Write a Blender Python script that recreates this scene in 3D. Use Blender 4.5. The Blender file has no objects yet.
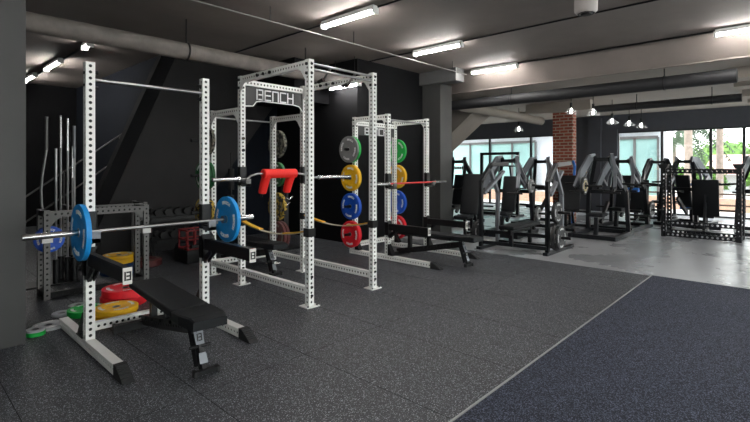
import bpy, math, random
from mathutils import Vector, Matrix
random.seed(7)
C = bpy.context.scene.collection
PI = math.pi

# ---------------------------------------------------------------- materials
def nn(nt, t, x=0, y=0, **kw):
    n = nt.nodes.new(t); n.location = (x, y)
    for k, v in kw.items(): setattr(n, k, v)
    return n
def mat(name, col, rough=.5, metal=0.0, emit=None, var=0.0, vscale=6.0, bump=0.0, bscale=80.0, coat=0.0, spec=.5):
    m = bpy.data.materials.new(name); m.use_nodes = True
    nt = m.node_tree; b = nt.nodes['Principled BSDF']
    b.inputs['Roughness'].default_value = rough; b.inputs['Metallic'].default_value = metal
    b.inputs['Specular IOR Level'].default_value = spec
    c = (*col, 1)
    b.inputs['Base Color'].default_value = c
    if emit:
        b.inputs['Emission Color'].default_value = (*emit[0], 1); b.inputs['Emission Strength'].default_value = emit[1]
    tc = nn(nt, 'ShaderNodeTexCoord', -900, 0)
    if var > 0:
        no = nn(nt, 'ShaderNodeTexNoise', -700, 100); no.inputs['Scale'].default_value = vscale; no.inputs['Detail'].default_value = 6
        nt.links.new(tc.outputs['Object'], no.inputs['Vector'])
        cr = nn(nt, 'ShaderNodeMapRange', -500, 100)
        cr.inputs['From Min'].default_value = .3; cr.inputs['From Max'].default_value = .7
        cr.inputs['To Min'].default_value = 1 - var; cr.inputs['To Max'].default_value = 1 + var
        nt.links.new(no.outputs['Fac'], cr.inputs['Value'])
        mx = nn(nt, 'ShaderNodeVectorMath', -300, 100, operation='SCALE'); mx.inputs[0].default_value = col
        nt.links.new(cr.outputs['Result'], mx.inputs['Scale']); nt.links.new(mx.outputs['Vector'], b.inputs['Base Color'])
    if bump > 0:
        n2 = nn(nt, 'ShaderNodeTexNoise', -700, -300); n2.inputs['Scale'].default_value = bscale; n2.inputs['Detail'].default_value = 4
        nt.links.new(tc.outputs['Object'], n2.inputs['Vector'])
        bp = nn(nt, 'ShaderNodeBump', -300, -300); bp.inputs['Strength'].default_value = bump; bp.inputs['Distance'].default_value = .01
        nt.links.new(n2.outputs['Fac'], bp.inputs['Height']); nt.links.new(bp.outputs['Normal'], b.inputs['Normal'])
    return m

WHITE = mat('white_powder_coat', (.88, .88, .85), .42, var=.04, vscale=9)
GREYP = mat('grey_powder_coat', (.14, .137, .134), .45, var=.06)
BLK = mat('black_powder_coat', (.007, .007, .008), .42, spec=.35)
BLKM = mat('dark_machine_paint', (.006, .007, .009), .35, spec=.35)
SILV = mat('silver_machine_paint', (.17, .18, .20), .38, metal=.3)
RUB = mat('black_rubber', (.013, .013, .014), .7)
VINYL = mat('black_vinyl', (.007, .008, .010), .55, spec=.28, bump=.15, bscale=300)
CHROME = mat('chrome', (.55, .55, .55), .22, metal=1.0)
STEEL = mat('brushed_steel', (.36, .36, .36), .35, metal=1.0)
LETTER = mat('white_lettering', (.82, .82, .82), .6)
DARKL = mat('black_lettering', (.01, .01, .01), .6)
RED_PAD = mat('red_foam', (.95, .020, .014), .55)
BADGE = mat('pale_badge', (.72, .70, .66), .5)
SIGNBG = mat('sign_plate_dark', (.035, .034, .034), .5)
STRAPB = mat('black_webbing', (.012, .012, .012), .9)
STRAPY = mat('yellow_webbing', (.78, .42, .03), .8)
STRAPG = mat('pale_webbing', (.42, .38, .30), .85)
COL = {
 'blue': mat('blue_rubber', (.006, .27, .68), .5, var=.08, vscale=20),
 'deepblue': mat('deep_blue_rubber', (.004, .08, .52), .5, var=.08, vscale=20),
 'navy': mat('navy_rubber', (.006, .035, .12), .5),
 'yellow': mat('yellow_rubber', (.90, .49, .008), .5, var=.08, vscale=20),
 'red': mat('red_rubber', (.78, .010, .024), .5, var=.08, vscale=20),
 'green': mat('green_rubber', (.008, .44, .065), .5, var=.08, vscale=20),
 'darkgreen': mat('dark_green_rubber', (.008, .10, .025), .55, var=.5, vscale=25),
 'grey': mat('grey_rubber', (.20, .20, .20), .55, var=.08, vscale=20),
 'pale': mat('pale_grey_rubber', (.42, .44, .46), .5),
 'maroon': mat('maroon_rubber', (.10, .022, .022), .5),
 'black': mat('black_plate_rubber', (.012, .012, .013), .5),
}
def camo(name, a, b2):
    m = mat(name, a, .6); nt = m.node_tree; b = nt.nodes['Principled BSDF']
    tc = nn(nt, 'ShaderNodeTexCoord'); no = nn(nt, 'ShaderNodeTexNoise'); no.inputs['Scale'].default_value = 22; no.inputs['Detail'].default_value = 1
    cr = nn(nt, 'ShaderNodeValToRGB'); cr.color_ramp.interpolation = 'CONSTANT'
    cr.color_ramp.elements[0].color = (.012, .012, .012, 1); cr.color_ramp.elements[1].position = .47; cr.color_ramp.elements[1].color = (*a, 1)
    e = cr.color_ramp.elements.new(.58); e.color = (*b2, 1)
    nt.links.new(tc.outputs['Object'], no.inputs['Vector']); nt.links.new(no.outputs['Fac'], cr.inputs['Fac']); nt.links.new(cr.outputs['Color'], b.inputs['Base Color'])
    return m
COL['camo_yellow'] = camo('yellow_camouflage_rubber', (.40, .26, .02), (.55, .38, .05))
COL['camo_grey'] = camo('grey_camouflage_rubber', (.13, .12, .09), (.22, .21, .16))

def speckle(name, base, fleck, amount, scale, rough=.8, patch=.25, seams=None, bump=.3, spec=.3, amp2=0):
    m = mat(name, base, rough, spec=spec); nt = m.node_tree; b = nt.nodes['Principled BSDF']
    tc = nn(nt, 'ShaderNodeTexCoord'); L = nt.links.new
    v = nn(nt, 'ShaderNodeTexVoronoi'); v.inputs['Scale'].default_value = scale; L(tc.outputs['Object'], v.inputs['Vector'])
    sp = nn(nt, 'ShaderNodeSeparateColor'); L(v.outputs['Color'], sp.inputs['Color'])
    gt = nn(nt, 'ShaderNodeMath', operation='GREATER_THAN'); gt.inputs[1].default_value = 1 - amount; L(sp.outputs['Red'], gt.inputs[0])
    mu = nn(nt, 'ShaderNodeMath', operation='MULTIPLY'); L(gt.outputs[0], mu.inputs[0]); L(sp.outputs['Green'], mu.inputs[1])
    n = nn(nt, 'ShaderNodeTexNoise'); n.inputs['Scale'].default_value = .9; n.inputs['Detail'].default_value = 8; L(tc.outputs['Object'], n.inputs['Vector'])
    mr = nn(nt, 'ShaderNodeMapRange'); mr.inputs['From Min'].default_value = .3; mr.inputs['From Max'].default_value = .7
    mr.inputs['To Min'].default_value = 1 - patch; mr.inputs['To Max'].default_value = 1 + patch; L(n.outputs['Fac'], mr.inputs['Value'])
    sc = nn(nt, 'ShaderNodeVectorMath', operation='SCALE'); sc.inputs[0].default_value = base; L(mr.outputs[0], sc.inputs['Scale'])
    mx = nn(nt, 'ShaderNodeMix', data_type='RGBA'); mx.inputs['B'].default_value = (*fleck, 1)
    L(mu.outputs[0], mx.inputs['Factor']); L(sc.outputs['Vector'], mx.inputs['A'])
    L(mx.outputs['Result'], b.inputs['Base Color'])
    rr = nn(nt, 'ShaderNodeMapRange'); rr.inputs['To Min'].default_value = rough - .12; rr.inputs['To Max'].default_value = rough + .12
    L(n.outputs['Fac'], rr.inputs['Value']); L(rr.outputs[0], b.inputs['Roughness'])
    bp = nn(nt, 'ShaderNodeBump'); bp.inputs['Strength'].default_value = bump; bp.inputs['Distance'].default_value = .004
    L(v.outputs['Distance'], bp.inputs['Height']); L(bp.outputs['Normal'], b.inputs['Normal'])
    return m
FLOORM = speckle('speckled_rubber_tile', (.026, .0285, .034), (.50, .52, .58), .16, 215, rough=.5, patch=.35, spec=.5)
MATM = speckle('blue_black_speckled_mat', (.012, .015, .025), (.13, .145, .21), .42, 190, rough=.85, patch=.15)
SEAM = mat('dark_joint', (.006, .006, .006), .9)
TAPE = mat('pale_edge_strip', (.42, .42, .42), .6)

def concrete(name, col, rough, var, sc=1.2, bump=False):
    m = mat(name, col, rough); nt = m.node_tree; b = nt.nodes['Principled BSDF']; L = nt.links.new
    tc = nn(nt, 'ShaderNodeTexCoord'); n = nn(nt, 'ShaderNodeTexNoise'); n.inputs['Scale'].default_value = sc; n.inputs['Detail'].default_value = 5; n.inputs['Roughness'].default_value = .55
    L(tc.outputs['Object'], n.inputs['Vector'])
    mr = nn(nt, 'ShaderNodeMapRange'); mr.inputs['From Min'].default_value = .3; mr.inputs['From Max'].default_value = .7
    mr.inputs['To Min'].default_value = 1 - var; mr.inputs['To Max'].default_value = 1 + var; L(n.outputs['Fac'], mr.inputs['Value'])
    s = nn(nt, 'ShaderNodeVectorMath', operation='SCALE'); s.inputs[0].default_value = col; L(mr.outputs[0], s.inputs['Scale']); L(s.outputs['Vector'], b.inputs['Base Color'])
    r = nn(nt, 'ShaderNodeMapRange'); r.inputs['From Min'].default_value = .3; r.inputs['From Max'].default_value = .7
    r.inputs['To Min'].default_value = rough - .05; r.inputs['To Max'].default_value = rough + .07; L(n.outputs['Fac'], r.inputs['Value']); L(r.outputs[0], b.inputs['Roughness'])
    if bump:
        n2 = nn(nt, 'ShaderNodeTexNoise'); n2.inputs['Scale'].default_value = 5; n2.inputs['Detail'].default_value = 3; L(tc.outputs['Object'], n2.inputs['Vector'])
        bp = nn(nt, 'ShaderNodeBump'); bp.inputs['Strength'].default_value = .25; bp.inputs['Distance'].default_value = .02; L(n2.outputs['Fac'], bp.inputs['Height']); L(bp.outputs['Normal'], b.inputs['Normal'])
    return m
CONC = concrete('polished_concrete', (.36, .365, .38), .27, .22, 1.2, True)
CEIL = concrete('grey_painted_ceiling', (.225, .19, .172), .8, .10, 2.0)
SOFF = concrete('beige_plaster_soffit', (.31, .27, .235), .8, .08, 2.0)
DUCTB = concrete('grey_duct_wrap', (.20, .175, .16), .7, .25, 5.0)
WALLB = mat('black_wall_paint', (.005, .005, .006), .85, var=.12, vscale=2, spec=.2)
WALLN = mat('navy_black_wall_paint', (.007, .009, .014), .9, var=.12, vscale=2, spec=.15)
PANELM = mat('charcoal_stair_panel', (.019, .018, .019), .7, var=.12, vscale=2, spec=.3)
COLM = mat('charcoal_column_paint', (.046, .046, .045), .5, var=.06, vscale=3)
COLG = mat('grey_column_paint', (.085, .085, .085), .55, var=.08)
HEADM = mat('slate_blue_header_paint', (.070, .073, .088), .6, var=.05)
MULL = mat('dark_window_frame', (.03, .032, .035), .4)
DUCTK = mat('black_duct', (.016, .016, .018), .6, var=.15, vscale=5)
PLASW = mat('white_plastic', (.75, .75, .73), .4)
TUBE = mat('lit_fluorescent_tube', (1, 1, 1), .5, emit=((1.0, .975, .94), 44))
BULB = mat('lit_bulb', (1, 1, 1), .5, emit=((1.0, .97, .92), 16))
LAMPGLASS = mat('clear_lamp_glass', (.9, .92, .95), .08); LAMPGLASS.node_tree.nodes['Principled BSDF'].inputs['Alpha'].default_value = .10
GOLD = mat('pale_gold_ring', (.55, .46, .25), .4)
WOODM = mat('brown_panel', (.13, .075, .055), .55, var=.25, vscale=4)
BLUEB = mat('blue_band_rubber', (.01, .16, .62), .5)

def glass():
    m = bpy.data.materials.new('window_glass'); m.use_nodes = True; nt = m.node_tree; nt.nodes.clear()
    o = nn(nt, 'ShaderNodeOutputMaterial'); mx = nn(nt, 'ShaderNodeMixShader'); t = nn(nt, 'ShaderNodeBsdfTransparent'); g = nn(nt, 'ShaderNodeBsdfGlossy')
    t.inputs['Color'].default_value = (.92, .95, .94, 1); g.inputs['Roughness'].default_value = .02; mx.inputs['Fac'].default_value = .06
    nt.links.new(t.outputs[0], mx.inputs[1]); nt.links.new(g.outputs[0], mx.inputs[2]); nt.links.new(mx.outputs[0], o.inputs['Surface']); return m
GLASS = glass()

def brick():
    m = mat('red_brick', (.3, .08, .04), .85); nt = m.node_tree; b = nt.nodes['Principled BSDF']; L = nt.links.new
    g = nn(nt, 'ShaderNodeTexCoord'); sx = nn(nt, 'ShaderNodeSeparateXYZ'); L(g.outputs['Object'], sx.inputs[0])
    ad = nn(nt, 'ShaderNodeMath', operation='ADD'); L(sx.outputs['X'], ad.inputs[0]); L(sx.outputs['Y'], ad.inputs[1])
    cb = nn(nt, 'ShaderNodeCombineXYZ'); L(ad.outputs[0], cb.inputs['X']); L(sx.outputs['Z'], cb.inputs['Y'])
    br = nn(nt, 'ShaderNodeTexBrick'); br.inputs['Color1'].default_value = (.30, .065, .035, 1); br.inputs['Color2'].default_value = (.20, .045, .028, 1)
    br.inputs['Mortar'].default_value = (.38, .30, .24, 1); br.inputs['Scale'].default_value = 1; br.inputs['Brick Width'].default_value = .22; br.inputs['Row Height'].default_value = .082; br.inputs['Mortar Size'].default_value = .012
    L(cb.outputs[0], br.inputs['Vector']); L(br.outputs['Color'], b.inputs['Base Color']); return m
BRICK = brick()

# ---------------------------------------------------------------- mesh builder
class MB:
    def __init__(s): s.v = []; s.f = []; s.m = []; s.sm = []
    def add(s, vs, fs, mi=0, smooth=False):
        o = len(s.v); s.v += [tuple(v) for v in vs]
        for f in fs: s.f.append(tuple(i + o for i in f)); s.m.append(mi); s.sm.append(smooth)
        return s
    def box(s, a, b, mi=0):
        x0, x1 = sorted((a[0], b[0])); y0, y1 = sorted((a[1], b[1])); z0, z1 = sorted((a[2], b[2]))
        vs = [(x, y, z) for x in (x0, x1) for y in (y0, y1) for z in (z0, z1)]
        return s.add(vs, [(0, 1, 3, 2), (4, 6, 7, 5), (0, 4, 5, 1), (2, 3, 7, 6), (0, 2, 6, 4), (1, 5, 7, 3)], mi)
    def cbox(s, c, d, mi=0):
        return s.box([c[i] - d[i] / 2 for i in range(3)], [c[i] + d[i] / 2 for i in range(3)], mi)
    def rbox(s, c, d, r, mi=0, n=3, axis='z'):   # cushion: rounded outline plus bevelled top and bottom
        hx, hy, hz = [q / 2 for q in d]; r = min(r, hx, hy, hz)
        rings = []
        for k in range(2 * n + 2):
            if k <= n: t = -PI / 2 + k * PI / 2 / n; zz = -hz + r + r * math.sin(t); inr = r * math.cos(t)
            else: t = (k - n - 1) * PI / 2 / n; zz = hz - r + r * math.sin(t); inr = r * math.cos(t)
            ring = []
            for (sx, sy, a0) in ((1, 1, 0), (-1, 1, PI / 2), (-1, -1, PI), (1, -1, 3 * PI / 2)):
                for j in range(n + 1):
                    a = a0 + j * PI / 2 / n
                    ring.append((c[0] + sx * (hx - r) + inr * math.cos(a), c[1] + sy * (hy - r) + inr * math.sin(a), c[2] + zz))
            rings.append(ring)
        return s.rings(rings, mi, True)
    def rings(s, rings, mi=0, smooth=True, closed=True, caps=True):
        n = len(rings[0]); vs = [p for r in rings for p in r]; fs = []
        for i in range(len(rings) - 1):
            for j in range(n if closed else n - 1):
                k = (j + 1) % n; fs.append((i * n + j, i * n + k, (i + 1) * n + k, (i + 1) * n + j))
        s.add(vs, fs, mi, smooth)
        if caps:
            s.add(rings[0], [tuple(range(n))[::-1]], mi); s.add(rings[-1], [tuple(range(n))], mi)
        return s
    def bar(s, p0, p1, w=.06, h=None, up=(0, 0, 1), mi=0):
        h = h or w; p0 = Vector(p0); p1 = Vector(p1); d = (p1 - p0).normalized(); up = Vector(up)
        if abs(d.dot(up)) > .98: up = Vector((1, 0, 0))
        a = d.cross(up).normalized(); b = a.cross(d).normalized()
        vs = []
        for p in (p0, p1):
            for (i, j) in ((-1, -1), (1, -1), (1, 1), (-1, 1)): vs.append(p + a * (i * w / 2) + b * (j * h / 2))
        return s.add(vs, [(3, 2, 1, 0), (4, 5, 6, 7), (0, 1, 5, 4), (1, 2, 6, 5), (2, 3, 7, 6), (3, 0, 4, 7)], mi)
    def poly(s, pts, w=.06, h=None, mi=0, up=(0, 0, 1)):
        for a, b in zip(pts, pts[1:]):
            a = Vector(a); b = Vector(b); d = (b - a).normalized() * (w * .35); s.bar(a - d, b + d, w, h, up, mi)
        return s
    def tube(s, pts, r, mi=0, seg=12, caps=True):
        pts = [Vector(p) for p in pts]; rs = r if isinstance(r, (list, tuple)) else [r] * len(pts); rings = []; ref = None
        for i, p in enumerate(pts):
            d = (pts[min(i + 1, len(pts) - 1)] - pts[max(i - 1, 0)]).normalized()
            if ref is None: ref = Vector((0, 0, 1)) if abs(d.z) < .9 else Vector((1, 0, 0))
            a = d.cross(ref).normalized(); b = a.cross(d).normalized(); ref = b
            rings.append([p + (a * math.cos(t) - b * math.sin(t)) * rs[i] for t in [2 * PI * k / seg for k in range(seg)]])
        return s.rings(rings[::-1], mi, True, True, caps)
    def cyl(s, p0, p1, r, mi=0, seg=16, r1=None): return s.tube([p0, p1], [r, r1 if r1 is not None else r], mi, seg)
    def lathe(s, prof, c=(0, 0, 0), axis='x', seg=40, mi=0, smooth=True):   # prof: (along, radius)
        rings = []
        for (t, r) in prof:
            ring = []
            for k in range(seg):
                a = 2 * PI * k / seg; u, v = r * math.cos(a), r * math.sin(a)
                ring.append((c[0] + t, c[1] + u, c[2] + v) if axis == 'x' else (c[0] + v, c[1] + t, c[2] + u) if axis == 'y' else (c[0] + u, c[1] + v, c[2] + t))
            rings.append(ring)
        return s.rings(rings, mi, smooth, True, False)
    def prism(s, pts, off, mi=0):  # polygon (3D points) pushed along off
        n = len(pts); off = Vector(off); vs = [Vector(p) for p in pts] + [Vector(p) + off for p in pts]
        fs = [tuple(range(n)), tuple(range(2 * n - 1, n - 1, -1))] + [(i, i + n, (i + 1) % n + n, (i + 1) % n) for i in range(n)]
        return s.add(vs, fs, mi)
    def perf(s, p0, p1, w=.068, h=None, up=(0, 0, 1), sp=.05, r=.0135, sides=(0, 1, 2, 3), skip=(), mi=0, lip=.004, caps=True, liner=1):
        """hollow square tube with a row of round holes down each chosen side"""
        h = h or w; p0 = Vector(p0); p1 = Vector(p1); d = (p1 - p0); L = d.length; d.normalize(); up = Vector(up)
        if abs(d.dot(up)) > .98: up = Vector((0, 1, 0))
        a = d.cross(up).normalized(); b = a.cross(d).normalized()
        n = max(1, int(L / sp + 1e-6)); m0 = (L - n * sp) / 2
        fr = [(a, b, w, h), (b, -a, h, w), (-a, -b, w, h), (-b, a, h, w)]   # normal, tangent, depth, width
        for k, (nrm, tg, dep, wid) in enumerate(fr):
            base = nrm * (dep / 2); hw = wid / 2
            if k in skip: continue
            if k not in sides:
                q = [p0 + base - tg * hw, p0 + base + tg * hw, p0 + base + tg * hw + d * L, p0 + base - tg * hw + d * L]
                s.add(q, [(0, 1, 2, 3)], mi); continue
            for (u0, u1) in ((0, m0), (L - m0, L)):
                if m0 > 1e-5:
                    q = [p0 + base - tg * hw + d * u0, p0 + base + tg * hw + d * u0, p0 + base + tg * hw + d * u1, p0 + base - tg * hw + d * u1]
                    s.add(q, [(0, 1, 2, 3)], mi)
            for i in range(n):
                c = p0 + base + d * (m0 + (i + .5) * sp); hs = sp / 2
                outer = [(1, 0), (1, 1), (0, 1), (-1, 1), (-1, 0), (-1, -1), (0, -1), (1, -1)]
                vs = [c + tg * (x * hw) + d * (y * hs) for x, y in outer]
                vs += [c + tg * (r * math.cos(t)) + d * (r * math.sin(t)) for t in [q * PI / 4 for q in range(8)]]
                vs += [v - nrm * lip for v in vs[8:16]]
                fs = []
                for q in range(8):
                    q2 = (q + 1) % 8; fs.append((q, q2, 8 + q2, 8 + q)); fs.append((8 + q, 8 + q2, 16 + q2, 16 + q))
                s.add(vs, fs, mi)
        if liner is not None:   # black bar standing in for the shade inside the hollow tube
            s.bar(p0 + d * .002, p1 - d * .002, w - 2 * lip - .004, h - 2 * lip - .004, up, liner)
        if caps:
            for p, sg in ((p0, -1), (p1, 1)):
                q = [p - a * w / 2 - b * h / 2, p + a * w / 2 - b * h / 2, p + a * w / 2 + b * h / 2, p - a * w / 2 + b * h / 2]
                s.add(q, [(0, 1, 2, 3) if sg > 0 else (3, 2, 1, 0)], mi)
        return s
    def build(s, name, mats, parent=None, label=None):
        me = bpy.data.meshes.new(name); off = Vector((0, 0, 0))
        if parent is not None:
            off = Vector(parent.location); q = parent.parent
            while q is not None: off += Vector(q.location); q = q.parent
        me.from_pydata([tuple(Vector(v) - off) for v in s.v], [], s.f)
        ml = list(mats) if isinstance(mats, (list, tuple)) else [mats]
        if len(ml) == 1 and 1 in s.m: ml.append(BLK)
        for m in ml: me.materials.append(m)
        me.polygons.foreach_set('material_index', s.m); me.polygons.foreach_set('use_smooth', s.sm)
        if any(s.sm): me.set_sharp_from_angle(angle=math.radians(40))
        me.update()
        o = bpy.data.objects.new(name, me); C.objects.link(o)
        if parent is not None: o.parent = parent
        if label: o['label'] = label
        return o

def tag(o, label=None, cat=None, group=None, kind=None):
    if label: o['label'] = label
    if cat: o['category'] = cat
    if group: o['group'] = group
    if kind: o['kind'] = kind
    return o
def thing(name, label, cat, loc=(0, 0, 0), group=None):
    o = bpy.data.objects.new(name, None); C.objects.link(o); o.location = loc; o.empty_display_size = .1
    return tag(o, label, cat, group)
def struct(name, mb, m): return tag(mb.build(name, m), kind='structure')
def copy_tree(o, parent=None):
    c = o.copy(); C.objects.link(c); c.parent = parent
    for ch in list(o.children): copy_tree(ch, c)
    return c

# ---------------------------------------------------------------- stroke lettering
GLY = {
 'B': [(0, 0, 0, 1), (.34, 1, 1, 1), (.34, .5, 1, .5), (.34, 0, 1, 0), (1, 0, 1, 1)],
 'E': [(0, 0, 0, 1), (0, 1, 1, 1), (0, .5, .9, .5), (0, 0, 1, 0)],
 'N': [(0, 0, 0, 1), (0, 1, 1, 1), (1, 0, 1, 1)],
 'C': [(0, 0, 0, 1), (0, 1, 1, 1), (0, 0, 1, 0)],
 'H': [(0, 0, 0, 1), (1, 0, 1, 1), (0, .5, 1, .5)],
 'b': [(.05, 0, .05, 1), (.42, 1, 1, 1), (.42, .5, 1, .5), (.42, 0, 1, 0), (1, 0, 1, 1)],
}
def word(mb, txt, place, cw, ch, gap, w, nrm, mi=0):
    """place(u, v) gives the 3D point of the text plane, nrm(u) its normal"""
    u = 0
    for t in txt:
        for (x0, y0, x1, y1) in GLY[t]:
            a = Vector(place(u + x0 * cw, y0 * ch)); b = Vector(place(u + x1 * cw, y1 * ch)); d = (b - a).normalized() * w / 2
            mb.bar(a - d, b + d, w, .002, nrm, mi)
        u += cw + gap
    return mb

# ================================================================ THE ROOM
CZ = 3.55
m = MB(); m.box((-4, -5, -.1), (7.16, 14.2, 0)); struct('floor', m, FLOORM)
m = MB(); m.box((7.16, -5, -.1), (16.45, 14.2, -.002)); struct('floor_concrete', m, CONC)
m = MB()
for k in range(-2, 7):
    x = 4.04 + (k - 2) * .87
    if -1 < x < 7.1: m.box((x - .0022, 1.53, 0), (x + .0022, 9, .0008))
for y in (2.9, 6.4): m.box((-1, y - .0015, 0), (7.14, y + .0015, .0008))
struct('trim_1', m, SEAM)
m = MB(); m.rbox((1.6, -1.51, .006), (11.1, 6.0, .012), .004); tag(m.build('exercise_mat', MATM), 'large blue-black speckled exercise mat covering the floor at lower right', 'mat')
m = MB(); m.box((-3, 1.497, 0), (7.16, 1.507, .0125)); m.box((7.152, -4.5, 0), (7.168, 1.495, .0125))
tag(m.build('edging_strip', TAPE), 'thin pale edging strip along the border of the speckled mat', 'strip')

m = MB(); m.box((-4, -5, CZ), (9.0, 14.2, CZ + .15)); struct('ceiling', m, CEIL)
m = MB(); m.box((9.05, -5, 3.18), (16.6, 14.2, 3.7)); struct('ceiling_soffit', m, SOFF)
m = MB(); m.prism([(8.72, -5, CZ), (9.05, -5, 3.18), (9.05, -5, CZ)], (0, 19.2, 0)); m.box((9.0, -5, 3.165), (9.06, 14.2, 3.185), 0); struct('trim_8', m, CEIL)
m = MB(); m.box((-4, 14, 0), (3.5, 14.2, CZ)); struct('wall_rear', m, WALLB)
m = MB(); m.box((3.5, 8.9, 0), (3.6, 14, CZ)); m.box((3.5, 8.8, 0), (6.17, 8.9, CZ)); struct('wall_back', m, WALLN)
m = MB(); m.box((6.17, 6.2, 0), (8.22, 14.2, CZ)); struct('wall_middle', m, WALLB)
m = MB(); m.box((-4.1, -5, 0), (-4, 14.2, CZ)); struct('wall_left', m, COLG)
m = MB(); m.box((-4, -5.1, 2.75), (16.6, -5, CZ)); m.box((-4, -5.1, 0), (16.6, -5, .12))
for x in (-4, 1.0, 6.0, 11.0, 16.2): m.box((x, -5.1, .12), (x + .35, -5, 2.75))
struct('wall_front', m, COLG)
m = MB(); m.box((8.22, 14, 0), (16.6, 14.2, CZ)); struct('wall_far', m, COLG)
m = MB(); m.box((16.45, -5, 2.62), (16.7, 14.2, 3.22)); m.box((16.40, 4.43, 0), (16.7, 5.85, 2.7)); m.box((16.25, 4.9, 0), (16.45, 5.3, 3.1)); struct('wall_right', m, HEADM)
# raking stair side panel
m = MB(); m.prism([(3.66, 8.3, CZ), (2.17, 8.3, 0), (3.58, 8.3, 0), (6.33, 8.3, CZ)], (0, .45, 0)); struct('wall_stair', m, PANELM)
m = MB(); m.prism([(3.40, 8.25, CZ), (1.92, 8.25, 0), (2.15, 8.25, 0), (3.64, 8.25, CZ)], (0, .2, 0)); struct('trim_2', m, WALLB)
# columns
m = MB(); m.box((-1.2, 4.8, 0), (.83, 5.4, CZ)); o = m.build('column', COLM); tag(o, kind='structure'); o.name = 'wall_column'
m = MB(); m.box((8.22, 5.72, 0), (8.66, 6.2, 3.28)); struct('wall_pillar', m, COLM)
m = MB(); m.box((8.1, 5.25, 3.28), (8.42, 6.35, CZ)); struct('trim_3', m, COLG)
m = MB(); m.box((12.4, 4.42, 0), (12.65, 4.95, 3.18)); struct('wall_brick_pier', m, BRICK)
m = MB(); m.box((12.15, 3.9, 2.93), (12.4, 5.6, 3.18)); struct('trim_4', m, SOFF)
# recess soffit box above the plate racks
m = MB(); m.box((5.3, 7.0, 2.75), (6.16, 8.25, CZ)); struct('trim_5', m, WALLB)
m = MB(); m.prism([(10, 5.55, 3.18), (10, 9.6, 0), (10, 10.2, 0), (10, 6.5, 3.18)], (.9, 0, 0)); struct('trim_6', m, SOFF)
# baseboard along the middle wall
m = MB(); m.box((6.17, 6.18, 0), (8.22, 6.2, .08)); struct('baseboard_middle', m, BLK)

# windows: frame object with its panes as children
ys = [14, 12.2, 10.9, 9.1, 7.4, 5.85]; ys2 = [4.43, 3.18, 1.95, 1.19, -.6, -2.4, -5]
n = 0
for seq in (ys, ys2):
    for a, b in zip(seq, seq[1:]):
        n += 1; f = MB()
        f.box((16.47, a - .035, 0), (16.55, a, 2.62)); f.box((16.47, b, 0), (16.55, b + .035, 2.62)); f.box((16.47, b + .035, 0), (16.55, a - .035, .05)); f.box((16.47, b + .035, 2.57), (16.55, a - .035, 2.62))
        o = struct('window_%d' % n, f, MULL); g = MB(); g.box((16.505, b + .035, .05), (16.515, a - .035, 2.57)); g.build('pane', GLASS, o)

for a, b in ((-3.65, 1.0), (1.35, 6.0), (6.35, 11.0), (11.35, 16.2)):   # unseen glazing added behind the camera to admit fill daylight
    n += 1; f = MB()
    for x in (a, (a + b) / 2 - .02, b - .05): f.box((x, -5.08, .12), (x + .05, -5.02, 2.75))
    o = struct('window_%d' % n, f, MULL); g = MB(); g.box((a + .05, -5.055, .12), (b - .05, -5.045, 2.75)); g.build('pane', GLASS, o)

# ---------------------------------------------------------------- ceiling services
def light(x, y0, y1, z, label):
    t = thing('ceiling_light', label, 'light', (x, (y0 + y1) / 2, z), 'fluorescent ceiling lights')
    h = MB(); h.box((x - .04, y0, z + .005), (x + .04, y1, z + .06)); h.build('housing', PLASW, t)
    for y in (y0, y1):
        e = MB(); e.box((x - .05, y - .015, z - .045), (x + .05, y + .015, z + .03)); e.build('end_cap', PLASW, t)
    if z < 3.3:
        for y in (y0 + .12, y1 - .12): k = MB(); k.cyl((x, y, z + .055), (x, y, CZ), .006, seg=6); k.build('hanger_rod', BLK, t)
    b = MB(); b.cyl((x, y0 + .016, z - .02), (x, y1 - .016, z - .02), .018, seg=12); b.build('tube', TUBE, t)
    return t
LZ = CZ - .075
light(4.25, 3.95, 4.95, LZ, 'lit fluorescent batten nearest the camera, at top centre of the photo')
light(6.40, 4.04, 5.0, LZ, 'lit fluorescent batten above the gap between the power rack and the pillar')
light(8.50, 4.1, 5.1, LZ, 'lit fluorescent batten just in front of the black duct, left of the pendants')
light(8.50, -.05, .95, LZ, 'lit fluorescent batten at the right edge of the photo')
light(6.02, 6.0, 6.78, 3.03, 'low fluorescent batten seen through the top of the white power rack')
light(2.29, 10.2, 11.3, LZ, 'middle of the three fluorescent battens in the dark corner')
light(2.27, 12.2, 13.3, LZ, 'farthest of the three fluorescent battens, beside the left column')
light(2.30, 8.45, 8.75, LZ, 'short stub of lit batten nearest the stair panel')
# unseen neighbours of the same rows that light the room
light(2.1, 2.2, 3.2, LZ, 'fluorescent batten over the near floor, outside the picture')
light(-.5, 1.6, 2.6, LZ, 'fluorescent batten behind the camera on the left')
light(2.1, -.9, .1, LZ, 'fluorescent batten behind the camera over the mat')
light(6.4, -.6, .4, LZ, 'fluorescent batten over the mat, outside the picture on the right')

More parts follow.
